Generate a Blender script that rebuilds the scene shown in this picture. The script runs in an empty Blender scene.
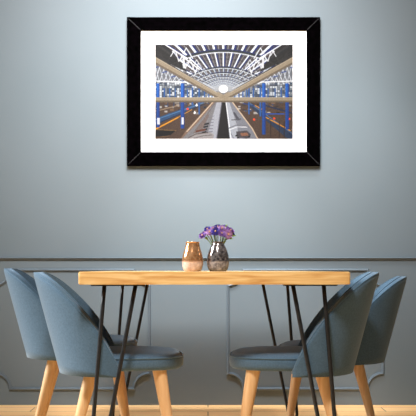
import bpy, bmesh, math, random
import numpy as np
from mathutils import Vector, Matrix

random.seed(7)
C = bpy.context.scene.collection
S = bpy.context.scene

# ------------------------------------------------------------------ camera
EYE = 0.76          # eye height, metres
FPX = 1020.0        # focal length in pixels of the 416 px frame
cam_d = bpy.data.cameras.new('camera')
cam_d.sensor_width = 36.0
cam_d.lens = 36.0 * FPX / 416.0
cam_d.shift_y = 61.0 / 416.0
cam = bpy.data.objects.new('camera', cam_d)
cam.location = (0, 0, EYE)
cam.rotation_euler = (math.pi / 2, 0, 0)
C.objects.link(cam)
S.camera = cam

# ------------------------------------------------------------------ world, lights, exposure
w = bpy.data.worlds.new('world')
S.world = w
w.use_nodes = True
bg = w.node_tree.nodes['Background']
bg.inputs[0].default_value = (0.80, 0.90, 1.0, 1)
bg.inputs[1].default_value = 0.10


sun_d = bpy.data.lights.new('window_daylight', 'SUN')
sun_d.energy, sun_d.color, sun_d.angle = 6.9, (0.94, 0.98, 1.0), math.radians(28)
sun = bpy.data.objects.new('window_daylight', sun_d)
sun.rotation_euler = Vector((0.90, -0.10, -0.50)).to_track_quat('-Z', 'Y').to_euler()
sun.location = (-4, 2, 2.5)
C.objects.link(sun)


def spot(name, loc, target, power, col, angle, blend, radius):
    d = bpy.data.lights.new(name, 'SPOT')
    d.energy, d.color = power, col
    d.spot_size, d.spot_blend, d.shadow_soft_size = math.radians(angle), blend, radius
    o = bpy.data.objects.new(name, d)
    o.location = loc
    o.rotation_euler = (Vector(target) - Vector(loc)).to_track_quat('-Z', 'Y').to_euler()
    C.objects.link(o)
    return o


spot('upper_wall_fill', (-0.15, 3.5, 3.2), (-0.12, 5.7, 1.83), 1300, (1.0, 0.975, 0.96), 68, 1.0, 0.7)  # added spot, no visible fixture; shapes the wall's bright centre and dark sides
spot('lower_wall_fill', (0.0, 4.90, 2.9), (0.02, 5.62, 0.0), 320, (0.90, 0.95, 1.0), 42, 1.0, 0.15)  # added fill for the lower centre wall and floor strip, no lamp known there
spot('lower_wall_fill', (0.85, 4.90, 2.9), (0.85, 5.70, 0.55), 135, (0.95, 0.98, 0.98), 44, 1.0, 0.15)  # second added fill, lifts the right wall around the rail; not a known fixture
spot('table_fill', (-0.3, 2.4, 2.8), (0.0, 3.95, 0.35), 320, (1.0, 0.97, 0.93), 50, 1.0, 0.2)  # added fill from above in front, brightens table edge, legs and chairs; unseen source

S.view_settings.view_transform = 'Standard'
S.view_settings.look = 'None'
S.view_settings.exposure = 0.0
S.view_settings.gamma = 1.0
S.view_settings.use_curve_mapping = False


# ------------------------------------------------------------------ materials
def lin(r, g, b):
    f = lambda c: c / 12.92 if c <= 0.04045 else ((c + 0.055) / 1.055) ** 2.4
    return (f(r / 255), f(g / 255), f(b / 255), 1.0)


def new_mat(name, col, rough=0.5, metal=0.0, spec=0.5):
    m = bpy.data.materials.new(name)
    m.use_nodes = True
    p = m.node_tree.nodes['Principled BSDF']
    p.inputs['Base Color'].default_value = col
    p.inputs['Roughness'].default_value = rough
    p.inputs['Metallic'].default_value = metal
    p.inputs['Specular IOR Level'].default_value = spec
    return m, m.node_tree.nodes, m.node_tree.links, p


def noise_mix(m, c1, c2, scale, detail=4.0, coords='Object', stretch=(1, 1, 1), bump=0.0, lo=0.35, hi=0.65, dist=0.0):
    n, l = m.node_tree.nodes, m.node_tree.links
    p = n['Principled BSDF']
    tc = n.new('ShaderNodeTexCoord')
    mp = n.new('ShaderNodeMapping')
    mp.inputs['Scale'].default_value = stretch
    nz = n.new('ShaderNodeTexNoise')
    nz.inputs['Scale'].default_value = scale
    nz.inputs['Detail'].default_value = detail
    nz.inputs['Distortion'].default_value = dist
    rp = n.new('ShaderNodeValToRGB')
    rp.color_ramp.elements[0].position, rp.color_ramp.elements[0].color = lo, c1
    rp.color_ramp.elements[1].position, rp.color_ramp.elements[1].color = hi, c2
    l.new(tc.outputs[coords], mp.inputs[0])
    l.new(mp.outputs[0], nz.inputs['Vector'])
    l.new(nz.outputs['Fac'], rp.inputs[0])
    l.new(rp.outputs[0], p.inputs['Base Color'])
    if bump:
        b = n.new('ShaderNodeBump')
        b.inputs['Strength'].default_value = bump
        b.inputs['Distance'].default_value = 0.002
        l.new(nz.outputs['Fac'], b.inputs['Height'])
        l.new(b.outputs[0], p.inputs['Normal'])
    return nz, rp


M = {}
m, *_ = new_mat('wall_paint', lin(152, 168, 177), 0.6, spec=0.25)
noise_mix(m, lin(102, 114, 121), lin(107, 118, 125), 1.3, 3)
M['wall'] = m
m, *_ = new_mat('moulding_paint', lin(146, 163, 172), 0.45, spec=0.35)
noise_mix(m, lin(92, 104, 113), lin(96, 108, 117), 3, 2)
M['mould'] = m


def velvet(name, c1, c2):
    m, n, l, p = new_mat(name, c1, 0.85, spec=0.2)
    noise_mix(m, c1, c2, 160, 6, bump=0.2, lo=0.3, hi=0.7)
    p.inputs['Sheen Weight'].default_value = 0.35
    p.inputs['Sheen Roughness'].default_value = 0.45
    p.inputs['Sheen Tint'].default_value = (0.75, 0.88, 1.0, 1)
    return m


M['velvet'] = velvet('blue_grey_velvet', lin(71, 95, 115), lin(83, 109, 130))
M['piping'] = velvet('velvet_piping', lin(72, 98, 118), lin(80, 107, 127))


def wood(name, c1, c2, c3, stretch, scale, rough=0.42):
    m, n, l, p = new_mat(name, c1, rough, spec=0.4)
    nz, rp = noise_mix(m, c1, c3, scale, 6, stretch=stretch, bump=0.08, lo=0.3, hi=0.72, dist=0.6)
    e = rp.color_ramp.elements.new(0.5)
    e.color = c2
    return m


M['leg_wood'] = wood('oak_leg', lin(210, 162, 112), lin(226, 184, 134), lin(238, 202, 154), (14, 14, 1.2), 3.0)
M['table_wood'] = wood('oak_tabletop', lin(198, 140, 76), lin(228, 184, 118), lin(246, 214, 156), (2.2, 30, 30), 2.2)

# floor planks run along x
m, n, l, p = new_mat('oak_floor', lin(200, 150, 105), 0.4, spec=0.4)
tc = n.new('ShaderNodeTexCoord')
br = n.new('ShaderNodeTexBrick')
br.inputs['Color1'].default_value = lin(250, 202, 142)
br.inputs['Color2'].default_value = lin(242, 188, 126)
br.inputs['Mortar'].default_value = lin(120, 80, 52)
br.inputs['Scale'].default_value = 1.0
br.inputs['Mortar Size'].default_value = 0.003
br.inputs['Brick Width'].default_value = 1.9
br.inputs['Row Height'].default_value = 0.16
mp = n.new('ShaderNodeMapping')
mp.inputs['Scale'].default_value = (1.5, 22, 1)
nz = n.new('ShaderNodeTexNoise')
nz.inputs['Scale'].default_value = 2.5
nz.inputs['Detail'].default_value = 6
mx = n.new('ShaderNodeMix')
mx.data_type = 'RGBA'
mx.blend_type = 'OVERLAY'
mx.inputs[0].default_value = 0.45
l.new(tc.outputs['Object'], br.inputs['Vector'])
l.new(tc.outputs['Object'], mp.inputs[0])
l.new(mp.outputs[0], nz.inputs['Vector'])
l.new(br.outputs['Color'], mx.inputs[6])
l.new(nz.outputs['Fac'], mx.inputs[7])
l.new(mx.outputs[2], p.inputs['Base Color'])
M['floor'] = m

m, *_ = new_mat('black_steel', lin(28, 31, 35), 0.38, 0.2, 0.5)
noise_mix(m, lin(24, 27, 31), lin(34, 37, 41), 60, 3)
M['steel'] = m
m, *_ = new_mat('black_frame_lacquer', lin(1, 1, 1), 0.9, spec=0.0)
noise_mix(m, lin(1, 1, 1), lin(3, 2, 3), 40, 3)
M['frame'] = m
m, *_ = new_mat('mitre_seam', lin(46, 46, 48), 0.6, spec=0.1)
M['seam'] = m
m, *_ = new_mat('white_mat_board', lin(252, 252, 252), 0.8, spec=0.1)
noise_mix(m, lin(250, 250, 250), lin(254, 254, 254), 300, 2)
M['mat'] = m

m, n, l, p = new_mat('photo_print', (1, 1, 1, 1), 0.6, spec=0.15)
at = n.new('ShaderNodeVertexColor')
at.layer_name = 'ink'
l.new(at.outputs['Color'], p.inputs['Base Color'])
M['print'] = m


def mercury(name, top1, top2, bot1, bot2, split, height):
    """Mirrored glass on the upper part, speckled frosted band at the foot."""
    m, n, l, p = new_mat(name, top1, 0.15, 1.0)
    tc = n.new('ShaderNodeTexCoord')
    sp = n.new('ShaderNodeSeparateXYZ')
    l.new(tc.outputs['Object'], sp.inputs[0])
    nz = n.new('ShaderNodeTexNoise')
    nz.inputs['Scale'].default_value = 90
    nz.inputs['Detail'].default_value = 5
    l.new(tc.outputs['Object'], nz.inputs['Vector'])
    rt = n.new('ShaderNodeValToRGB')
    rt.color_ramp.elements[0].position, rt.color_ramp.elements[0].color = 0.38, top1
    rt.color_ramp.elements[1].position, rt.color_ramp.elements[1].color = 0.66, top2
    rb = n.new('ShaderNodeValToRGB')
    rb.color_ramp.elements[0].position, rb.color_ramp.elements[0].color = 0.38, bot1
    rb.color_ramp.elements[1].position, rb.color_ramp.elements[1].color = 0.62, bot2
    l.new(nz.outputs['Fac'], rt.inputs[0])
    l.new(nz.outputs['Fac'], rb.inputs[0])
    a = n.new('ShaderNodeMath')
    a.operation = 'MULTIPLY_ADD'
    a.inputs[1].default_value = 0.014
    l.new(nz.outputs['Fac'], a.inputs[0])
    l.new(sp.outputs['Z'], a.inputs[2])
    mr = n.new('ShaderNodeMapRange')
    mr.inputs['From Min'].default_value = split
    mr.inputs['From Max'].default_value = split + 0.010
    l.new(a.outputs[0], mr.inputs['Value'])
    mx = n.new('ShaderNodeMix')
    mx.data_type = 'RGBA'
    l.new(mr.outputs[0], mx.inputs[0])
    l.new(rb.outputs[0], mx.inputs[6])
    l.new(rt.outputs[0], mx.inputs[7])
    l.new(mx.outputs[2], p.inputs['Base Color'])
    me = n.new('ShaderNodeMath')
    me.operation = 'MULTIPLY_ADD'
    me.inputs[1].default_value = 0.5
    me.inputs[2].default_value = 0.25
    l.new(mr.outputs[0], me.inputs[0])
    l.new(me.outputs[0], p.inputs['Metallic'])
    ro = n.new('ShaderNodeMath')
    ro.operation = 'MULTIPLY_ADD'
    ro.inputs[1].default_value = -0.3
    ro.inputs[2].default_value = 0.46
    l.new(mr.outputs[0], ro.inputs[0])
    l.new(ro.outputs[0], p.inputs['Roughness'])
    bp = n.new('ShaderNodeBump')
    bp.inputs['Strength'].default_value = 0.25
    bp.inputs['Distance'].default_value = 0.002
    l.new(nz.outputs['Fac'], bp.inputs['Height'])
    l.new(bp.outputs[0], p.inputs['Normal'])
    return m


M['gold'] = mercury('gold_mercury_glass', lin(210, 144, 92), lin(244, 190, 140), lin(200, 172, 160), lin(226, 202, 192), 0.042, 0.12)
M['silver'] = mercury('smoky_mercury_glass', lin(74, 66, 66), lin(186, 176, 174), lin(104, 100, 106), lin(162, 158, 164), 0.042, 0.12)


def plain(key, name, c1, c2, scale=120, rough=0.6):
    m, *_ = new_mat(name, c1, rough, spec=0.2)
    noise_mix(m, c1, c2, scale, 3)
    M[key] = m


plain('stem', 'green_stem', lin(104, 128, 66), lin(136, 156, 92))
plain('leaf', 'green_leaf', lin(104, 140, 62), lin(160, 184, 92))
plain('violet', 'violet_petals', lin(162, 116, 206), lin(198, 158, 228))
plain('lavender', 'lavender_petals', lin(206, 164, 224), lin(234, 200, 238))
plain('indigo', 'indigo_petals', lin(88, 76, 176), lin(122, 106, 204))
plain('yellow', 'peach_flower_centre', lin(236, 180, 120), lin(246, 204, 140))


# ------------------------------------------------------------------ mesh helpers
def obj(name, bm, mat, parent=None, smooth=False, recalc=True):
    if recalc:
        bmesh.ops.recalc_face_normals(bm, faces=bm.faces)
    me = bpy.data.meshes.new(name)
    bm.to_mesh(me)
    bm.free()
    if smooth:
        for p in me.polygons:
            p.use_smooth = True
    if smooth == 'angle':
        me.set_sharp_from_angle(angle=math.radians(40))
    me.materials.append(mat)
    o = bpy.data.objects.new(name, me)
    C.objects.link(o)
    if parent:
        o.parent = parent
    return o


def thing(name, label, cat, loc=(0, 0, 0), rz=0.0, group=None):
    o = bpy.data.objects.new(name, None)
    o.empty_display_size = 0.05
    C.objects.link(o)
    o.location = loc
    o.rotation_euler = (0, 0, rz)
    o['label'] = label
    o['category'] = cat
    if group:
        o['group'] = group
    return o


def struct(name, bm, mat, smooth=False):
    o = obj(name, bm, mat, None, smooth)
    o['kind'] = 'structure'
    return o


def add_box(bm, lo, hi, bevel=0.0, seg=2):
    r = bmesh.ops.create_cube(bm, size=1.0)
    vs = r['verts']
    for v in vs:
        v.co = Vector([lo[i] + (v.co[i] + 0.5) * (hi[i] - lo[i]) for i in range(3)])
    if bevel:
        es = list({e for v in vs for e in v.link_edges})
        bmesh.ops.bevel(bm, geom=es, offset=bevel, segments=seg, profile=0.5, affect='EDGES')


def add_tube(bm, pts, radii, n=12, closed=False, cap=True):
    pts = [Vector(p) for p in pts]
    if not isinstance(radii, (list, tuple)):
        radii = [radii] * len(pts)
    rings = []
    up = None
    N = len(pts)
    for i, p in enumerate(pts):
        if closed:
            t = pts[(i + 1) % N] - pts[i - 1]
        else:
            t = pts[min(i + 1, N - 1)] - pts[max(i - 1, 0)]
        t.normalize()
        if up is None:
            a = Vector((0, 0, 1)) if abs(t.z) < 0.9 else Vector((1, 0, 0))
            up = (a - t * a.dot(t)).normalized()
        else:
            up = (up - t * up.dot(t)).normalized()
        b = t.cross(up)
        rings.append([bm.verts.new(p + (up * math.cos(2 * math.pi * k / n) + b * math.sin(2 * math.pi * k / n)) * radii[i]) for k in range(n)])
    rng = range(N) if closed else range(N - 1)
    for i in rng:
        A, B = rings[i], rings[(i + 1) % N]
        for k in range(n):
            bm.faces.new((A[k], A[(k + 1) % n], B[(k + 1) % n], B[k]))
    if cap and not closed:
        bm.faces.new(rings[0][::-1])
        bm.faces.new(rings[-1])


def add_lathe(bm, prof, n=32, centre=(0, 0)):
    rings = []
    for r, z in prof:
        if r < 1e-6:
            rings.append([bm.verts.new((centre[0], centre[1], z))])
        else:
            rings.append([bm.verts.new((centre[0] + r * math.cos(2 * math.pi * k / n), centre[1] + r * math.sin(2 * math.pi * k / n), z)) for k in range(n)])
    for A, B in zip(rings, rings[1:]):
        if len(A) == 1 and len(B) == 1:
            continue
        for k in range(n):
            k2 = (k + 1) % n
            if len(A) == 1:
                bm.faces.new((A[0], B[k2], B[k]))
            elif len(B) == 1:
                bm.faces.new((A[k], A[k2], B[0]))
            else:
                bm.faces.new((A[k], A[k2], B[k2], B[k]))


def prism(bm, poly, z0, z1, axes='xy'):
    """Extrude a 2D polygon. axes 'xy' -> along z, 'xz' -> along y."""
    f = (lambda p, h: (p[0], p[1], h)) if axes == 'xy' else (lambda p, h: (p[0], h, p[1]))
    a = [bm.verts.new(f(p, z0)) for p in poly]
    b = [bm.verts.new(f(p, z1)) for p in poly]
    bm.faces.new(a)
    bm.faces.new(b[::-1])
    for i in range(len(poly)):
        j = (i + 1) % len(poly)
        bm.faces.new((a[i], a[j], b[j], b[i]))


# ------------------------------------------------------------------ the setting
WY = 5.70
SW = FPX / WY                      # pixels per metre on the wall


def wx(px):
    return (px - 208.0) / SW


def wz(py):
    return EYE - (py - 269.0) / SW


bm = bmesh.new()
add_box(bm, (-4.5, -1.0, -0.06), (4.5, WY + 0.1, 0.0))
struct('floor', bm, M['floor'])
bm = bmesh.new()
add_box(bm, (-4.5, WY, 0.0), (4.5, WY + 0.1, 3.0))
struct('wall_back', bm, M['wall'])


def sweep_on_wall(bm, path, prof, closed):
    """Sweep a moulding profile (offset, projection) along a path of (x, z) on the wall."""
    N = len(path)
    P = [Vector(p) for p in path]
    rings = []
    for i in range(N):
        if closed or 0 < i < N - 1:
            d0 = (P[i] - P[i - 1]).normalized()
            d1 = (P[(i + 1) % N] - P[i]).normalized()
        else:
            d0 = d1 = (P[1] - P[0]).normalized() if i == 0 else (P[-1] - P[-2]).normalized()
        n0, n1 = Vector((-d0.y, d0.x)), Vector((-d1.y, d1.x))
        mt = (n0 + n1).normalized()
        k = 1.0 / max(0.5, mt.dot(n0))
        rings.append([bm.verts.new((P[i].x + mt.x * o * k, WY - h, P[i].y + mt.y * o * k)) for o, h in prof])
    for i in range(N if closed else N - 1):
        A, B = rings[i], rings[(i + 1) % N]
        for k in range(len(prof) - 1):
            bm.faces.new((A[k], A[k + 1], B[k + 1], B[k]))
    if not closed:
        bm.faces.new(rings[0])
        bm.faces.new(rings[-1][::-1])


MOULD = [(-0.0085, -0.002), (-0.0085, 0.004), (-0.0065, 0.0065), (-0.004, 0.007), (-0.002, 0.011), (0.002, 0.012),
         (0.005, 0.010), (0.0075, 0.006), (0.0085, 0.002), (0.0085, -0.002)]


def panel(name, x0, x1, y0, y1, rpx):
    X0, X1, Z1, Z0 = wx(x0), wx(x1), wz(y0), wz(y1)
    R = rpx / SW
    path = []
    for (cx, cz, a0) in ((X1, Z1, 180), (X1, Z0, 90), (X0, Z0, 0), (X0, Z1, -90)):
        # scooped corner: quarter circle centred on the outer corner
        for k in range(11):
            a = math.radians(a0 + 90 * k / 10.0)
            path.append((cx + R * math.cos(a), cz + R * math.sin(a)))
    bm = bmesh.new()
    sweep_on_wall(bm, path, MOULD, True)
    return struct(name, bm, M['mould'], 'angle')


panel('trim_1', -5.2, 149.4, 270.2, 388.8, 15.5)
panel('trim_2', 228.2, 382.8, 270.2, 388.8, 15.5)
bm = bmesh.new()
RAIL = [(-0.008, -0.002), (-0.008, 0.005), (-0.005, 0.008), (-0.001, 0.010), (0.003, 0.016), (0.006, 0.016), (0.008, 0.012), (0.008, -0.002)]
sweep_on_wall(bm, [(-4.5, wz(258.8)), (4.5, wz(258.8))], RAIL, False)
struct('trim_3', bm, M['mould'], 'angle')

# ------------------------------------------------------------------ framed photograph
fx0, fx1, fz1, fz0 = wx(127.3), wx(319.6), wz(18.4), wz(166.2)
ix0, ix1, iz1, iz0 = wx(141.2), wx(306.2), wz(31.4), wz(152.6)
px0, px1, pz1, pz0 = wx(155.3), wx(292.6), wz(45.4), wz(139.4)
fcx, fcz = (fx0 + fx1) / 2, fz0
pic = thing('framed_photograph', 'black framed photograph of a train shed with white mat hanging on the wall', 'picture', (fcx, WY, fcz))
FD = 0.030


def L(x, z):
    return (x - fcx, z - fcz)


def frame_rail(a, b, c, d):
    """a,b outer corners, c,d inner corners (in order) as a mitred bar with small bevels."""
    bm = bmesh.new()
    prism(bm, [a, b, c, d], -FD, -0.001, 'xz')
    bmesh.ops.bevel(bm, geom=[e for e in bm.edges if all(abs(v.co.y + FD) < 1e-6 for v in e.verts)], offset=0.0012, segments=2, profile=0.5, affect='EDGES')
    return obj('frame_rail', bm, M['frame'], pic)


A, B, Cc, D = L(fx0, fz1), L(fx1, fz1), L(fx1, fz0), L(fx0, fz0)
a, b, c, d = L(ix0, iz1), L(ix1, iz1), L(ix1, iz0), L(ix0, iz0)
frame_rail(A, B, b, a)
frame_rail(B, Cc, c, b)
frame_rail(Cc, D, d, c)
frame_rail(D, A, a, d)
for p, q in ((A, a), (B, b), (Cc, c), (D, d)):
    P, Q = Vector(p), Vector(q)
    t = (Q - P)
    P, Q = P + t * 0.12, P + t * 0.97
    n_ = Vector((-t.y, t.x)).normalized() * 0.0011
    bm = bmesh.new()
    prism(bm, [P + n_, Q + n_, Q - n_, P - n_], -FD - 0.0004, -FD + 0.003, 'xz')
    obj('mitre_joint', bm, M['seam'], pic)['label'] = 'thin grey mitre line'
bm = bmesh.new()
e = 0.004
x0_, z1_ = L(ix0 - e, iz1 + e)
x1_, z0_ = L(ix1 + e, iz0 - e)
add_box(bm, (x0_, -0.018, z0_), (x1_, -0.014, z1_))
obj('mat_board', bm, M['mat'], pic)['label'] = 'white mat board'


# --- the printed picture itself, rastered from shapes in photo pixel coordinates
def make_print():
    X0, Y0, X1, Y1 = 155.3, 45.4, 292.6, 139.4
    K = 2                                   # cells per photo pixel
    SSA = 2                                 # supersampling
    gw, gh = int(round((X1 - X0) * K)), int(round((Y1 - Y0) * K))
    Wd, Hd = gw * SSA, gh * SSA
    xs = X0 + (np.arange(Wd) + 0.5) / Wd * (X1 - X0)
    ys = Y0 + (np.arange(Hd) + 0.5) / Hd * (Y1 - Y0)
    XX, YY = np.meshgrid(xs, ys)
    rng = np.random.default_rng(5)
    img = np.zeros((Hd, Wd, 3))

    def put(mask, col, al=1.0):
        a = (mask * al)[..., None]
        img[:] = img * (1 - a) + np.array(col, float) * a

    def poly(pts, col, al=1.0):
        inside = np.zeros(XX.shape, bool)
        n = len(pts)
        for i in range(n):
            xa, ya = pts[i]
            xb, yb = pts[(i + 1) % n]
            if ya == yb:
                continue
            c = ((ya > YY) != (yb > YY)) & (XX < (xb - xa) * (YY - ya) / (yb - ya) + xa)
            inside ^= c
        put(inside.astype(float), col, al)
        return inside

    def line(p, q, wd, col, al=1.0):
        (xa, ya), (xb, yb) = p, q
        dx, dy = xb - xa, yb - ya
        L2 = dx * dx + dy * dy + 1e-9
        t = np.clip(((XX - xa) * dx + (YY - ya) * dy) / L2, 0, 1)
        ds = np.hypot(XX - xa - t * dx, YY - ya - t * dy)
        put((ds < wd / 2).astype(float), col, al)

    def path(pts, wd, col, al=1.0):
        for p, q in zip(pts, pts[1:]):
            line(p, q, wd, col, al)

    CX, CY = 223.3, 91.0
    WHITE, PALE, BLUE, NAVY = (222, 228, 238), (190, 196, 204), (44, 100, 172), (28, 48, 108)
    BEIGE, BEIGE2, DARK = (154, 142, 124), (118, 107, 93), (46, 44, 42)

    # roof ground
    put(np.ones(XX.shape), (96, 94, 96))
    put((YY < 92) * np.clip((YY - 60) / 30, 0, 1), (150, 152, 156), 0.85)
    # shallow arched bays of the roof, one behind the other
    VY = 90.5

    def arch(sc, n=29):
        pts = []
        for k in range(n):
            u = -62 + 124 * k / (n - 1)
            pts.append((CX + sc * u, VY - sc * (39 - 6.5 * (u / 38.0) ** 2)))
        return pts

    scales = [1.75, 1.0, 0.577, 0.44, 0.34, 0.26, 0.2, 0.155, 0.12]
    for i, (s0, s1) in enumerate(zip(scales, scales[1:])):
        A_, B_ = arch(s0), arch(s1)
        g = min(1.0, i / 5.0)
        poly(A_ + B_[::-1], tuple(np.array((78, 70, 70)) * (1 - g) + np.array((140, 142, 146)) * g))
        for f, wd_ in ((0.25, 0.7), (0.5, 1.0), (0.75, 0.6)) if i < 2 else ((0.5, 0.7),):
            mid = [(p[0] * (1 - f) + q[0] * f, p[1] * (1 - f) + q[1] * f) for p, q in zip(A_, B_)]
            path(mid, wd_ * s0 + 0.15, (60, 56, 60), 0.8)
        for k in range(0, 29):
            if k % 2 == 0:
                off_ = 1.5 * s0
                line((A_[k][0] + off_, A_[k][1]), (B_[k][0] + off_ * s1 / s0, B_[k][1]), 1.7 * s0 + 0.1, NAVY if i < 2 else (88, 98, 128), 0.95)
                line(A_[k], B_[k], 1.1 * s0 + 0.1, WHITE if i < 2 else (190, 200, 206))
            elif i < 2:
                line(A_[k], B_[k], 0.5 * s0, (150, 150, 156), 0.8)
        path(A_, 2.6 * s0 + 0.3, (50, 54, 60))
        path([(x, y + 1.6 * s0) for x, y in A_], 0.8 * s0 + 0.2, (196, 200, 206))
        path([(x, y - 1.3 * s0) for x, y in A_], 0.8 * s0 + 0.1, (34, 48, 96))
    # the lattice side trusses of the arch (white diagonals)
    for sgn in (-1, 1):
        for s0, al in ((1.0, 1.0), (0.72, 0.9), (0.52, 0.8), (0.38, 0.7)):
            bx = CX + sgn * 62 * s0
            pts_t = [(bx + sgn * 14 * s0 - sgn * k * 6.5 * s0, CY - 34 * s0 - k * 1.4 * s0 + (12 if k % 2 else 0) * s0) for k in range(8)]
            path(pts_t, 0.8 * s0 + 0.2, (206, 210, 216), al)
        top = [(CX + sgn * 70, 52), (CX + sgn * 52, 64), (CX + sgn * 36, 76), (CX + sgn * 20, 84), (CX + sgn * 9, 89)]
        path(top, 1.0, (180, 184, 190))
    # glow at the far end
    put(np.exp(-(((XX - 223.3) / 16) ** 2 + ((YY - 87) / 9) ** 2)), (196, 202, 208), 0.55)

    # side aisles above the beam: pale windows behind lattice
    for sgn in (-1, 1):
        tri = [(CX + sgn * 5, 98), (CX + sgn * 72, 60), (CX + sgn * 72, 99), (CX + sgn * 5, 99)]
        poly(tri, (118, 120, 126))
        poly([(CX + sgn * 14, 98), (CX + sgn * 40, 84), (CX + sgn * 72, 83), (CX + sgn * 72, 99)], (92, 98, 108))
        nz_ = rng.random((24, 60))
        for r in range(8):
            for k in range(26):
                x = CX + sgn * (10 + k * 2.5)
                y = 84 + r * 1.9
                lim = 98 - (abs(x - CX) - 5) * 0.56
                if y < lim:
                    continue
                v = nz_[r, k]
                col = (220, 226, 232) if v > 0.62 else ((70, 84, 104) if v < 0.3 else (140, 144, 150))
                put(((abs(XX - x) < 1.0) & (abs(YY - y) < 0.8)).astype(float), col, 0.85)
        # lattice under the slope beam
        for k, x in enumerate(np.arange(30, 72, 4.2)):
            xx = CX + sgn * x
            yt = 97 - (x - 5) * 0.55 + 3
            line((xx, yt), (xx + sgn * 4.2, 83), 0.75, (204, 208, 216))
            line((xx + sgn * 4.2, yt - 2), (xx, 83), 0.75, (182, 188, 196))
            if k % 2:
                line((xx - 1, yt + 3), (xx + 3, yt + 2), 1.0, (64, 84, 140))
        line((CX + sgn * 30, 83), (CX + sgn * 72, 81.5), 1.1, (222, 226, 230))
        line((CX + sgn * 22, 86.5), (CX + sgn * 72, 86), 0.7, (84, 86, 92))

    # ground floor under the beam
    poly([(155, 99), (293, 99), (293, 140), (155, 140)], (90, 74, 64))
    for sgn in (-1, 1):
        for k in range(46):
            x = CX + sgn * (14 + rng.random() * 56)
            y = 102 + rng.random() * 12
            c = [(150, 148, 146), (70, 62, 58), (60, 84, 122), (132, 108, 84), (188, 186, 184), (50, 46, 46)][k % 6]
            put(((abs(XX - x) < 0.7 + rng.random() * 1.5) & (abs(YY - y) < 0.4 + rng.random() * 0.7)).astype(float), c, 0.8)
    put((YY > 99) * np.clip((YY - 112) / 26, 0, 1), (88, 72, 62), 0.6)

    # blue gantries in perspective
    poly([(155, 119), (200, 103), (205, 103), (155, 126)], (54, 84, 118))
    path([(155, 120.5), (203, 103.5)], 0.9, (86, 122, 158))
    path([(155, 125), (206, 104)], 0.8, (36, 52, 76))
    path([(155, 130), (178, 118)], 1.3, (206, 148, 50))
    path([(178, 118), (192, 110)], 0.8, (180, 130, 60))
    path([(155, 112), (186, 104)], 0.9, (150, 132, 112))
    poly([(246, 104), (251, 103.5), (293, 134), (293, 140), (287, 139)], (52, 68, 92))
    path([(250, 104), (293, 134.5)], 0.9, (96, 116, 142))
    path([(265, 106), (293, 114)], 1.5, (44, 58, 84))
    path([(262, 114.5), (284, 114.5)], 1.0, (40, 92, 166))
    path([(243, 104), (262, 108)], 1.0, (40, 70, 120))
    path([(266, 118), (290, 131)], 1.1, (196, 138, 52))
    path([(255, 106), (262, 110)], 0.9, (200, 144, 64))
    path([(252, 120), (291, 119.5)], 0.8, (84, 78, 76))
    for x, y in ((254, 120), (274, 119), (289, 119.5), (187.8, 109.5)):
        put((np.hypot(XX - x, YY - y) < 1.1).astype(float), (230, 84, 44))
    for x, y in ((194.6, 113.2), (196.6, 105.5)):
        put((np.hypot(XX - x, (YY - y) * 0.8) < 1.2).astype(float), (226, 226, 226))
        put((np.hypot(XX - x + 1.2, YY - y + 1) < 0.8).astype(float), (30, 28, 30))
    for x in (270.5, 279, 284):
        line((x, 122), (x, 139), 0.6, (60, 50, 46))
    for k in range(6):
        line((168 + k * 6, 103), (168 + k * 6, 107 - k * 0.3), 0.8, (56, 70, 100))

    # columns: x, width, top, bottom
    cols = [(158.2, 3.4, 84, 128, 1), (182.6, 3.6, 84, 129, 1), (170, 1.3, 89, 98, 0), (175.5, 1.2, 89, 98, 0), (192.6, 1.8, 88, 106, 0), (199.2, 1.5, 89, 115, 0), (164.6, 1.4, 89, 98, 0),
            (187.6, 1.2, 90, 98, 0), (204.6, 1.2, 91, 100, 0), (208.6, 1.0, 93, 100, 0), (212, 0.9, 95, 100, 0),
            (263.6, 3.5, 84, 135, 1), (286.8, 3.6, 84, 130, 1), (260.3, 1.6, 88, 117, 0), (253.4, 1.4, 89, 98, 0), (249, 1.5, 89, 115, 0), (246.4, 1.2, 90, 103, 0),
            (268, 1.2, 89, 98, 0), (275, 1.4, 89, 98, 0), (281, 1.4, 88, 98, 0), (242.8, 1.1, 91, 100, 0), (238.6, 1.0, 93, 100, 0), (235, 0.9, 95, 100, 0)]
    for x, wd, t, b, big in cols:
        poly([(x - wd / 2, t), (x + wd / 2, t), (x + wd / 2, b), (x - wd / 2, b)], (46, 108, 184) if big else (60, 104, 160))
        poly([(x + wd * 0.15, t), (x + wd / 2, t), (x + wd / 2, b), (x + wd * 0.15, b)], (30, 74, 146) if big else (44, 80, 132))
        if big:
            poly([(x - wd / 2, 103), (x + wd / 2, 103), (x + wd / 2, b), (x - wd / 2, b)], (30, 62, 118), 0.55)
    poly([(157.4, 118.5), (160, 118.5), (160, 125), (157.4, 125)], (206, 208, 218))
    poly([(181.4, 118), (183.8, 118), (183.8, 125), (181.4, 125)], (206, 208, 218))

    # platform edges, black trolley bottom left
    poly([(155, 130), (176, 131), (170, 136), (155, 137)], (30, 26, 24))
    path([(155, 130), (176, 131)], 0.7, (130, 106, 74))
    path([(155, 138.5), (170, 136)], 0.7, (110, 90, 66))
    # track gap
    poly([(221, 102), (226, 102), (231, 140), (215, 140)], (34, 30, 30))
    # left train
    poly([(212.6, 102), (222, 102), (216.8, 140), (180, 140), (190, 131)], (126, 124, 127))
    poly([(212.6, 102), (215.5, 102), (197, 124), (183, 138), (180, 140), (186, 131)], (128, 108, 94))
    path([(213.5, 102), (187, 132)], 1.0, (196, 176, 156))
    poly([(217, 102), (221.6, 102), (216, 140), (206, 140)], (160, 162, 170))
    path([(221.8, 102), (216.4, 140)], 0.9, (112, 112, 122))
    path([(215.4, 103), (203, 121), (195, 131)], 0.9, (110, 106, 108))
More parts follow.
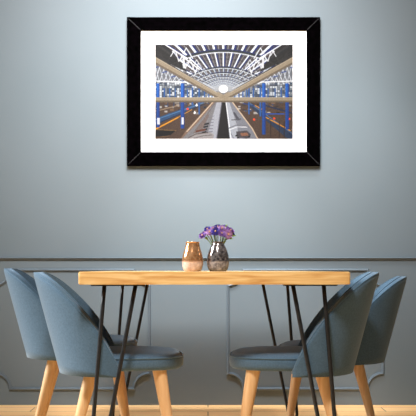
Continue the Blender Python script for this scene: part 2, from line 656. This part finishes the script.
    poly([(207, 115), (209.4, 115), (202, 131), (193, 134)], (120, 108, 104))
    for k in range(6):
        y = 117 + k * 3.1
        line((210.5 - k * 0.9, y), (214 - k * 0.35, y - 0.4), 0.5 + 0.12 * k, (116, 116, 126))
    for k in range(4):
        y = 124 + k * 2.8
        xx = 206.5 - k * 0.9
        poly([(xx - 2, y), (xx + 2.6, y - 1), (xx + 2.4, y + 0.8), (xx - 2.3, y + 1.7)], (44, 42, 46))
    poly([(188, 139.4), (194, 134), (210, 132.6), (214, 135), (213, 140)], (150, 146, 146))
    path([(189, 138), (196, 134.5), (208, 133)], 0.8, (90, 80, 76))
    path([(194, 138.6), (204, 136), (212, 135.5)], 0.8, (110, 104, 104))
    poly([(196, 131), (206, 129), (205, 131), (195.5, 133)], (104, 66, 54))
    # right train
    poly([(225.4, 102), (231.8, 102), (250, 127), (258, 140), (229.6, 140)], (128, 130, 138))
    poly([(226, 102), (229, 102), (237, 126), (239, 140), (230, 140)], (162, 166, 174))
    path([(226, 103), (231, 140)], 0.8, (226, 228, 232))
    path([(231.8, 102), (252, 129), (258, 140)], 1.1, (196, 176, 154))
    poly([(233, 113), (234.6, 112.6), (240, 120.5), (237, 121)], (84, 84, 92))
    path([(231.6, 120.5), (240.5, 119.5)], 1.0, (92, 92, 98))
    path([(229, 128.6), (236, 125.6), (246, 126), (250, 128)], 1.1, (122, 122, 130))
    path([(230, 130), (237, 127.4), (247, 127.6)], 0.6, (226, 228, 232))
    poly([(236, 132), (247, 131), (251, 135), (249, 138.5), (237, 138)], (82, 78, 82))
    poly([(240, 133.6), (247, 133), (248.6, 136), (241.6, 136.6)], (140, 104, 86))
    for x, y in ((236.4, 136), (238, 138.3), (249, 137), (246, 139)):
        poly([(x - 1, y - 0.6), (x + 1.2, y - 0.8), (x + 1, y + 0.8), (x - 1.2, y + 0.8)], (30, 30, 34))
    path([(231, 134), (234, 139.6)], 0.7, (120, 122, 130))

    # dark plate above each sloping beam, then the beams
    for sgn in (-1, 1):
        e_ = 155 if sgn < 0 else 293
        y0 = 57.5 if sgn < 0 else 57.5
        poly([(e_, 45), (CX + sgn * 58, 45.4), (CX + sgn * 46, 58), (CX + sgn * 36, 73), (e_ + 0, y0)], (36, 34, 32), 0.88)
        poly([(e_, y0 - 2), (CX + sgn * 34, 76.5), (CX + sgn * 20, 84.5), (CX + sgn * 3, 95), (e_, y0 + 1)], (58, 54, 50), 0.8)
        # lattice in front of the plate
        zz = [(CX + sgn * 52.5, 57), (CX + sgn * 48, 50), (CX + sgn * 44.5, 62), (CX + sgn * 40, 55), (CX + sgn * 38, 69), (CX + sgn * 33, 60), (CX + sgn * 28, 74), (CX + sgn * 25, 64)]
        path(zz, 0.9, (206, 208, 212))
        line((CX + sgn * 40, 53), (CX + sgn * 39.5, 68), 1.7, (206, 208, 212))
        line((CX + sgn * 58, 45.4), (CX + sgn * 36, 59), 1.0, (230, 234, 240))
        line((CX + sgn * 56, 45.4), (CX + sgn * 38, 56.5), 0.9, (30, 48, 120))
        line((CX + sgn * 42, 56), (CX + sgn * 24, 70), 1.0, (222, 226, 232))
        poly([(e_, y0), (CX + sgn * 2, 95.6), (CX - sgn * 2.5, 99), (CX + sgn * 7, 98.6), (e_, y0 + 7)], BEIGE)
        poly([(e_, y0 + 4.8), (CX + sgn * 4, 98.0), (CX + sgn * 7, 98.6), (e_, y0 + 7.2)], BEIGE2)
        line((e_, y0 + 0.2), (CX + sgn * 2, 95.8), 0.7, (176, 164, 146))
    # far glow and horizontal beam
    put((np.hypot((XX - 223.3) / 4.4, (YY - 89.6) / 3.9) < 1).astype(float), (255, 255, 255), 0.97)
    poly([(218.3, 92.5), (223.3, 95.5), (228.3, 92.5), (230.5, 94), (223.3, 99), (216, 94)], BEIGE)
    poly([(155, 98), (293, 98), (293, 102.6), (155, 102.6)], BEIGE)
    poly([(155, 101.2), (293, 101.2), (293, 102.8), (155, 102.8)], (112, 102, 88))
    line((155, 98.2), (293, 98.2), 0.6, (172, 162, 144))
    poly([(218, 99), (223.3, 95), (229, 99)], (148, 136, 118))

    img_ = img.reshape(gh, SSA, gw, SSA, 3).mean(axis=(1, 3))
    img_ = np.clip(img_ + rng.normal(0, 5, img_.shape[:2])[..., None], 0, 255) / 255.0
    img_ = np.clip((img_ - 0.5) * 1.22 + 0.47, 0.01, 1)
    lin_ = 0.36 * np.where(img_ <= 0.04045, img_ / 12.92, ((img_ + 0.055) / 1.055) ** 2.4)
    # grid mesh, one quad per cell
    gx = np.linspace(px0 - fcx, px1 - fcx, gw + 1)
    gz = np.linspace(pz1 - fcz, pz0 - fcz, gh + 1)
    GX, GZ = np.meshgrid(gx, gz)
    yv = -0.0186
    co = np.stack([GX, np.full_like(GX, yv), GZ], -1).reshape(-1, 3)
    ii, jj = np.meshgrid(np.arange(gh), np.arange(gw), indexing='ij')
    v0 = (ii * (gw + 1) + jj).ravel()
    faces = np.stack([v0, v0 + gw + 1, v0 + gw + 2, v0 + 1], -1)
    me = bpy.data.meshes.new('printed_photograph')
    me.vertices.add(len(co))
    me.vertices.foreach_set('co', co.ravel())
    nf = len(faces)
    me.loops.add(nf * 4)
    me.loops.foreach_set('vertex_index', faces.ravel().astype(np.int32))
    me.polygons.add(nf)
    me.polygons.foreach_set('loop_start', np.arange(0, nf * 4, 4, dtype=np.int32))
    me.update(calc_edges=True)
    ca = me.color_attributes.new('ink', 'FLOAT_COLOR', 'CORNER')
    cols_ = np.concatenate([lin_.reshape(-1, 3), np.ones((nf, 1))], 1)
    ca.data.foreach_set('color', np.repeat(cols_, 4, axis=0).astype(np.float32).ravel())
    me.materials.append(M['print'])
    o = bpy.data.objects.new('printed_photograph', me)
    C.objects.link(o)
    o.parent = pic
    o['label'] = 'colour photograph of two silver trains under an arched steel roof'
    return o


make_print()

# ------------------------------------------------------------------ table
TX, TY = 0.002, 4.54
table = thing('dining_table', 'oak dining table with black hairpin legs standing between the four chairs', 'table', (TX, TY, 0), math.radians(1.57))
HX, HY, TZ0, TZ1 = 0.494, 0.84, 0.7035, 0.75
bm = bmesh.new()
nseg = 40
# slab with very slightly wavy edges
pts = []
for k in range(nseg):
    t = k / nseg
    pts.append((-HX + 2 * HX * t, -HY))
for k in range(nseg):
    pts.append((HX, -HY + 2 * HY * k / nseg))
for k in range(nseg):
    pts.append((HX - 2 * HX * k / nseg, HY))
for k in range(nseg):
    pts.append((-HX, HY - 2 * HY * k / nseg))
prism(bm, pts, TZ0, TZ1)
es = [e for e in bm.edges if abs(e.verts[0].co.z - e.verts[1].co.z) < 1e-6 or
      (abs(abs(e.verts[0].co.x) - HX) < 1e-6 and abs(abs(e.verts[0].co.y) - HY) < 1e-6)]
bmesh.ops.bevel(bm, geom=es, offset=0.006, segments=3, profile=0.5, affect='EDGES')
obj('tabletop', bm, M['table_wood'], table, 'angle')

for sx in (-1, 1):
    for sy in (-1, 1):
        o_t = Vector((sx * (0.404 if sy < 0 else 0.412), (0.58 if sy > 0 else -0.785), TZ0 - 0.004))
        i_t = Vector((sx * (0.290 if sy < 0 else 0.287), (0.58 if sy > 0 else -0.785), TZ0 - 0.004))
        f = Vector((sx * (0.438 if sy < 0 else 0.441), (0.58 if sy > 0 else -0.785), 0))
        dirv = (i_t - o_t)
        dirv.z = 0
        dirv.normalize()
        r = 0.0077
        gap = 0.021
        fo, fi = f - dirv * gap, f + dirv * gap
        path_ = [o_t]
        low_o, low_i = fo + Vector((0, 0, 0.03)), fi + Vector((0, 0, 0.03))
        for k in range(1, 9):
            path_.append(o_t.lerp(low_o, k / 8.0))
        for k in range(1, 8):
            a_ = math.pi * k / 8
            path_.append(f + dirv * (-gap * math.cos(a_)) + Vector((0, 0, 0.03 - (0.03 - r) * math.sin(a_))))
        path_.append(low_i)
        for k in range(1, 9):
            path_.append(low_i.lerp(i_t, k / 8.0))
        bm = bmesh.new()
        add_tube(bm, path_, r, 10)
        leg = obj('hairpin_leg', bm, M['steel'], table, True)
        bm = bmesh.new()
        # flat mounting plate screwed under the top
        add_box(bm, (min(sx * 0.255, sx * 0.452), (0.58 if sy > 0 else -0.785) - 0.022, TZ0 - 0.0055), (max(sx * 0.255, sx * 0.452), (0.58 if sy > 0 else -0.785) + 0.022, TZ0), 0.001)
        obj('mounting_plate', bm, M['steel'], leg)

# ------------------------------------------------------------------ chairs
XF = 0.052
BZ = 0.358
RX = [-0.272, -0.243, -0.162, -0.092, -0.020, 0.025, 0.052]
RZ = [0.752, 0.744, 0.688, 0.616, 0.520, 0.436, 0.372]
RP = np.polyfit(RX, RZ, 4)


def xb(z):
    return -0.152 - (z - 0.375) * 0.268


def hw(z):
    return 0.236 + (z - 0.375) * 0.05


def plan(th, z):
    n = 2.35
    c_, s_ = abs(math.cos(th)) ** (2 / n), abs(math.sin(th)) ** (2 / n)
    return Vector((XF - (XF - xb(z)) * c_, hw(z) * math.copysign(s_, th), z))


def rim_z(th):
    lo, hi = 0.36, 0.80
    for _ in range(40):
        mid = (lo + hi) / 2
        if np.polyval(RP, plan(th, mid).x) > mid:
            lo = mid
        else:
            hi = mid
    return min((lo + hi) / 2, 0.7465)


THS = [math.radians(-90 + 180 * k / 64) for k in range(65)]
TK = 0.040


def nrm(th, z):
    d = 0.004
    t0, t1 = max(th - d, -math.pi / 2), min(th + d, math.pi / 2)
    a_, b_ = plan(t0, z), plan(t1, z)
    t = (b_ - a_)
    t.z = 0
    if t.length < 1e-9:
        return Vector((0, math.copysign(1, th), 0))
    t.normalize()
    return Vector((t.y, -t.x, 0)) * 1.0


def make_shell(parent):
    bm = bmesh.new()
    rings = []
    seam_o, seam_i = [], []
    for th in THS:
        zr = max(rim_z(th), BZ + 0.012)
        h = zr - BZ
        f = min(1.0, h / 0.07)
        prof = []          # (inset, z)
        prof += [(0.022, BZ), (0.010 * f + 0.004, BZ), (0.004 * f, BZ + 0.005 * f), (0.0, BZ + 0.016 * f)]
        for k in range(1, 14):
            prof.append((0.0, BZ + 0.016 * f + (h - 0.026 * f) * k / 14))
        prof += [(0.0, zr - 0.010 * f), (0.002, zr - 0.004 * f), (0.008, zr), (TK / 2, zr + 0.0015), (TK - 0.009, zr - 0.001), (TK - 0.002, zr - 0.006 * f), (TK, zr - 0.013 * f)]
        for k in range(1, 10):
            prof.append((TK, zr - 0.013 * f - (h - 0.013 * f) * k / 10))
        prof += [(TK, BZ)]
        ring = []
        for ins, z in prof:
            p = plan(th, z)
            n_ = nrm(th, min(max(z, BZ), zr))
            ring.append(bm.verts.new(p - n_ * ins))
        n_ = nrm(th, zr)
        seam_o.append(plan(th, zr) - n_ * 0.006 + Vector((0, 0, -0.0005)))
        seam_i.append(plan(th, zr) - n_ * (TK - 0.006) + Vector((0, 0, -0.0015)))
        rings.append(ring)
    for A_, B_ in zip(rings, rings[1:]):
        for k in range(len(A_)):
            k2 = (k + 1) % len(A_)
            bm.faces.new((A_[k], A_[k2], B_[k2], B_[k]))
    bm.faces.new(rings[0])
    bm.faces.new(rings[-1][::-1])
    sh = obj('backrest', bm, M['velvet'], parent, True)
    for s_ in (seam_o, seam_i):
        bm = bmesh.new()
        add_tube(bm, s_, 0.0032, 8)
        obj('piping', bm, M['piping'], sh, True)
    return sh


def make_seat(parent):
    cx, ax, by = 0.068, 0.232, 0.228
    prof = [(0.20, 0.373), (0.03, 0.373), (0.010, 0.375), (0.002, 0.382), (0.0, 0.392), (0.0, 0.412), (0.003, 0.420), (0.006, 0.423), (0.012, 0.430),
            (0.028, 0.437), (0.06, 0.4415), (0.11, 0.444), (0.17, 0.445)]
    bm = bmesh.new()
    N = 64
    rings = []

    def sup(a_, ins):
        n = 2.9 if math.cos(a_) > 0 else 2.6
        c_, s_ = math.cos(a_), math.sin(a_)
        x = (ax - ins) * math.copysign(abs(c_) ** (2 / n), c_)
        y = (by - ins) * math.copysign(abs(s_) ** (2 / n), s_)
        return x, y

    for ins, z in prof:
        ring = []
        for k in range(N):
            x, y = sup(2 * math.pi * k / N, ins)
            ring.append(bm.verts.new((cx + x, y, z)))
        rings.append(ring)
    for A_, B_ in zip(rings, rings[1:]):
        for k in range(N):
            bm.faces.new((A_[k], A_[(k + 1) % N], B_[(k + 1) % N], B_[k]))
    bm.faces.new(rings[0])
    bm.faces.new(rings[-1])
    st = obj('seat', bm, M['velvet'], parent, True)
    bm = bmesh.new()
    loop = []
    for k in range(96):
        x, y = sup(2 * math.pi * k / 96, 0.002)
        loop.append((cx + x, y, 0.4215))
    add_tube(bm, loop, 0.0034, 8, closed=True)
    obj('piping', bm, M['piping'], st, True)
    bm = bmesh.new()
    return st


def make_leg(parent, top, foot):
    top, foot = Vector(top), Vector(foot)
    ax = (top - foot)
    ln = ax.length
    prof = [(0.0, 0.0), (0.009, 0.0), (0.0115, 0.003), (0.0125, 0.02)]
    for k in range(1, 9):
        t = k / 8
        prof.append((0.0125 + 0.0140 * t ** 0.9, 0.02 + (ln - 0.02) * t))
    prof.append((0.0, ln))
    bm = bmesh.new()
    add_lathe(bm, prof, 20)
    q = Vector((0, 0, 1)).rotation_difference(ax.normalized()).to_matrix().to_4x4()
    bmesh.ops.transform(bm, matrix=Matrix.Translation(foot) @ q, verts=bm.verts)
    zmin = min(v.co.z for v in bm.verts)
    bmesh.ops.translate(bm, vec=(0, 0, -zmin), verts=bm.verts)
    return obj('leg', bm, M['leg_wood'], parent, 'angle')


def make_chair(label):
    t = thing('dining_chair', label, 'chair', group='velvet dining chairs around the table')
    make_shell(t)
    make_seat(t)
    for sy in (-1, 1):
        make_leg(t, (-0.054, sy * 0.155, 0.380), (-0.150, sy * 0.195, 0))
        make_leg(t, (0.200, sy * 0.165, 0.382), (0.262, sy * 0.200, 0))
    return t


def copy_tree(o, parent=None):
    c_ = o.copy()
    C.objects.link(c_)
    if parent:
        c_.parent = parent
    for ch in list(o.children):
        copy_tree(ch, c_)
    return c_


chair0 = make_chair('blue grey velvet chair at the left near corner of the table, whole backrest visible')
RN, RF = math.radians(4.5), math.radians(6.5)
spots = [(-0.399, 4.05, RN, 1.0, None),
         (-0.631, 4.66, RN, 1.02, 'blue grey velvet chair at far left, half hidden behind the nearer left chair'),
         (0.386, 4.05, math.pi - RN, 1.0, 'dark blue grey velvet chair at the right near end, seat front fully visible'),
         (0.614, 4.62, math.pi - RF, 0.972, 'dark blue grey velvet chair at far right, partly hidden behind the nearer right chair')]
for i, (x, y, rz, sc, lab) in enumerate(spots):
    o = chair0 if i == 0 else copy_tree(chair0)
    o.location = (x, y, 0)
    o.rotation_euler = (0, 0, rz)
    o.scale = (sc, sc, sc)
    if lab:
        o['label'] = lab

# ------------------------------------------------------------------ vases
VS = 243.0
VD = FPX / VS


def vx(px):
    return (px - 208.0) / VS


def vase(name, label, x, prof_px, mat):
    o_prof = [(r / VS, z / VS) for r, z in prof_px]
    # smooth the outer profile (Catmull-Rom), then turn the lip and go down inside
    P = [Vector(p) for p in o_prof]
    sm = []
    for i in range(len(P) - 1):
        p0, p1, p2, p3 = P[max(i - 1, 0)], P[i], P[i + 1], P[min(i + 2, len(P) - 1)]
        for k in range(4):
            t = k / 4
            sm.append(0.5 * ((2 * p1) + (p2 - p0) * t + (2 * p0 - 5 * p1 + 4 * p2 - p3) * t * t + (3 * p1 - p0 - 3 * p2 + p3) * t ** 3))
    sm.append(P[-1])
    prof = [(0.0, 0.0)] + [(max(p.x, 0.001), max(p.y, 0)) for p in sm]
    top = sm[-1]
    prof.append((top.x - 0.0012, top.y + 0.0008))
    inner = [(max(p.x - 0.0026, 0.001), max(p.y, 0.005)) for p in reversed(sm)]
    prof += inner + [(0.0, 0.005)]
    bm = bmesh.new()
    add_lathe(bm, prof, 40)
    o = obj(name, bm, mat, None, True)
    o.location = (x, VD, TZ1)
    o['label'] = label
    o['category'] = 'vase'
    return o


vase('glass_vase', 'copper gold mirrored glass vase, empty, with a pale frosted foot, on the table',
     vx(192.6), [(7.6, 0.0), (9.0, 1.6), (10.1, 5.0), (10.6, 9.5), (10.3, 14), (9.3, 18.5), (7.9, 23), (7.0, 26.6), (6.7, 28.4), (7.1, 29.4)], M['gold'])
vase('glass_vase', 'smoky silver mirrored glass vase holding the purple flowers on the table',
     vx(218.0), [(7.8, 0.0), (9.3, 1.6), (10.5, 5.0), (11.1, 10), (10.7, 15), (9.6, 19.5), (7.9, 23.8), (6.3, 27), (5.8, 28.8), (6.1, 29.6)], M['silver'])


# ------------------------------------------------------------------ flowers
def flower(px, py, dy, col, label, r_px=3.1, leaf=None, tilt=None):
    base = Vector((vx(218.0), VD, TZ1))
    head = Vector((vx(px), VD + dy, EYE - (py - 269.0) / VS))
    root = thing('aster_flower', label, 'flower', base + Vector((0, 0, 0.03)), group='purple asters in the silver vase')
    o_ = root.location
    hl = head - o_
    # stem: rises through the neck then bends outwards
    off = Vector((hl.x, hl.y, 0))
    if off.length > 1e-6:
        off = off.normalized() * min(off.length * 0.45, 0.016)
    neck = Vector((off.x, off.y, 0.088))
    foot = Vector((-off.x * 0.4, -off.y * 0.4, 0.0))
    pts = []
    for k in range(13):
        t = k / 12
        pts.append(foot * (1 - t) ** 2 + neck * 1.0 * 2 * t * (1 - t) + hl * t ** 2 if t > 0.0 else foot)
    # quadratic passes inside the neck opening
    bm = bmesh.new()
    add_tube(bm, pts, 0.0018, 6)
    obj('stem', bm, M['stem'], root, True)
    # head axis: outwards, up and toward the room
    axis = Vector((hl.x * 6, dy * 8 - 0.55, 0.55 + 0.15 * random.random()))
    if tilt:
        axis = Vector(tilt)
    axis.normalize()
    q = Vector((0, 0, 1)).rotation_difference(axis).to_matrix().to_4x4()
    R = r_px * 1.5 / VS
    bm = bmesh.new()
    for lay, (n, ln, up, w_) in enumerate(((15, 1.0, 0.05, 0.20), (13, 0.86, 0.35, 0.19), (10, 0.62, 0.72, 0.17))):
        for k in range(n):
            a_ = 2 * math.pi * (k + 0.5 * lay) / n + random.uniform(-0.1, 0.1)
            l_ = R * ln * random.uniform(0.9, 1.08)
            e_ = up + random.uniform(-0.12, 0.12)
            dr = Vector((math.cos(a_) * math.cos(e_), math.sin(a_) * math.cos(e_), math.sin(e_)))
            sd = Vector((-math.sin(a_), math.cos(a_), 0))
            nn = dr.cross(sd)
            rows = []
            for (t, ww) in ((0.05, 0.35), (0.35, 0.85), (0.7, 1.0), (0.92, 0.7), (1.0, 0.25)):
                c0 = dr * (l_ * t) + nn * (-0.10 * R * math.sin(t * 2.2))
                rows.append([bm.verts.new(c0 + sd * (s_ * ww * w_ * R) + nn * (0.05 * R * abs(s_))) for s_ in (-1, 0, 1)])
            for r0, r1 in zip(rows, rows[1:]):
                for j in range(2):
                    bm.faces.new((r0[j], r0[j + 1], r1[j + 1], r1[j]))
    bmesh.ops.solidify(bm, geom=bm.faces[:], thickness=0.0003)
    bmesh.ops.transform(bm, matrix=Matrix.Translation(hl) @ q, verts=bm.verts)
    obj('petals', bm, M[col], root, True)
    bm = bmesh.new()
    prof = [(0.0, -0.2 * R), (0.12 * R, -0.1 * R), (0.17 * R, 0.14 * R), (0.14 * R, 0.28 * R), (0.07 * R, 0.34 * R), (0, 0.36 * R)]
    add_lathe(bm, prof, 12)
    bmesh.ops.transform(bm, matrix=Matrix.Translation(hl) @ q, verts=bm.verts)
    obj('flower_centre', bm, M['yellow'], root, True)['label'] = 'peach yellow flower centre'
    # green sepal cup behind the bloom
    bm = bmesh.new()
    add_lathe(bm, [(0, -0.42 * R), (0.16 * R, -0.36 * R), (0.32 * R, -0.16 * R), (0.30 * R, -0.02 * R), (0, -0.02 * R)], 10)
    bmesh.ops.transform(bm, matrix=Matrix.Translation(hl) @ q, verts=bm.verts)
    obj('sepal', bm, M['leaf'], root, True)
    for lf in (leaf or []):
        tx, ty, dd = lf
        tip = Vector((vx(tx), VD + dd, EYE - (ty - 269.0) / VS)) - o_
        st = pts[9]
        dr = tip - st
        sd = dr.cross(Vector((0, 1, 0.2))).normalized()
        bm = bmesh.new()
        rows = []
        for t in (0, 0.2, 0.45, 0.7, 0.9, 1.0):
            ww = 0.0050 * math.sin(math.pi * min(0.98, 0.08 + 0.9 * t)) + 0.0002
            c0 = st + dr * t + Vector((0, 0, 0.006 * math.sin(math.pi * t)))
            rows.append([bm.verts.new(c0 + sd * (s_ * ww) + Vector((0, -0.0015 * (1 - abs(s_)), 0))) for s_ in (-1, 0, 1)])
        for r0, r1 in zip(rows, rows[1:]):
            for j in range(2):
                bm.faces.new((r0[j], r0[j + 1], r1[j + 1], r1[j]))
        bmesh.ops.solidify(bm, geom=bm.faces[:], thickness=0.0005)
        obj('leaf', bm, M['leaf'], root, True)
    return root


flower(202.6, 235.6, -0.006, 'violet', 'violet aster at the far left edge of the bunch', 3.0, [(204.5, 238.6, -0.012)])
flower(207.6, 229.2, 0.008, 'indigo', 'small blue violet aster at the upper left of the bunch', 2.8)
flower(209.6, 232.4, -0.014, 'lavender', 'pale lavender aster low on the left, just in front', 3.1)
flower(213.4, 228.8, 0.002, 'lavender', 'pale lavender aster near the top, left of the blue one', 2.6)
flower(215.4, 232.0, -0.022, 'indigo', 'deep blue violet aster at the middle front of the bunch', 3.5)
flower(217.8, 226.8, 0.010, 'indigo', 'blue violet aster at the very top of the bunch', 2.8)
flower(222.0, 228.6, -0.006, 'lavender', 'pinkish lavender aster at the top right of centre', 3.1, [(227.2, 224.4, 0.004)])
flower(221.8, 233.6, -0.026, 'violet', 'violet aster low in the middle, right of the deep blue one', 3.1)
flower(226.8, 230.0, 0.012, 'indigo', 'blue violet aster at the back right of the bunch', 2.9)
flower(230.4, 230.6, 0.000, 'violet', 'violet aster at the upper right edge of the bunch', 3.0)
flower(228.2, 234.6, -0.018, 'lavender', 'lavender aster with a peach centre at the lower right', 3.3, [(236.2, 235.8, -0.012), (233.0, 239.4, -0.015)], (0.35, -0.9, 0.1))
flower(205.4, 232.6, 0.012, 'violet', 'violet aster at the back left of the bunch, half hidden', 2.7)
flower(225.6, 226.9, 0.016, 'violet', 'violet aster at the back top right of the bunch', 2.5)
flower(213.0, 225.9 + 5.8, 0.020, 'violet', 'violet aster behind the deep blue one', 2.7)
flower(225.0, 235.2, -0.004, 'indigo', 'dark blue violet aster low at the back right of centre', 2.6)
flower(231.6, 233.4, 0.014, 'indigo', 'blue violet aster at the far right edge of the bunch', 2.5, [(234.8, 232.2, 0.010)])
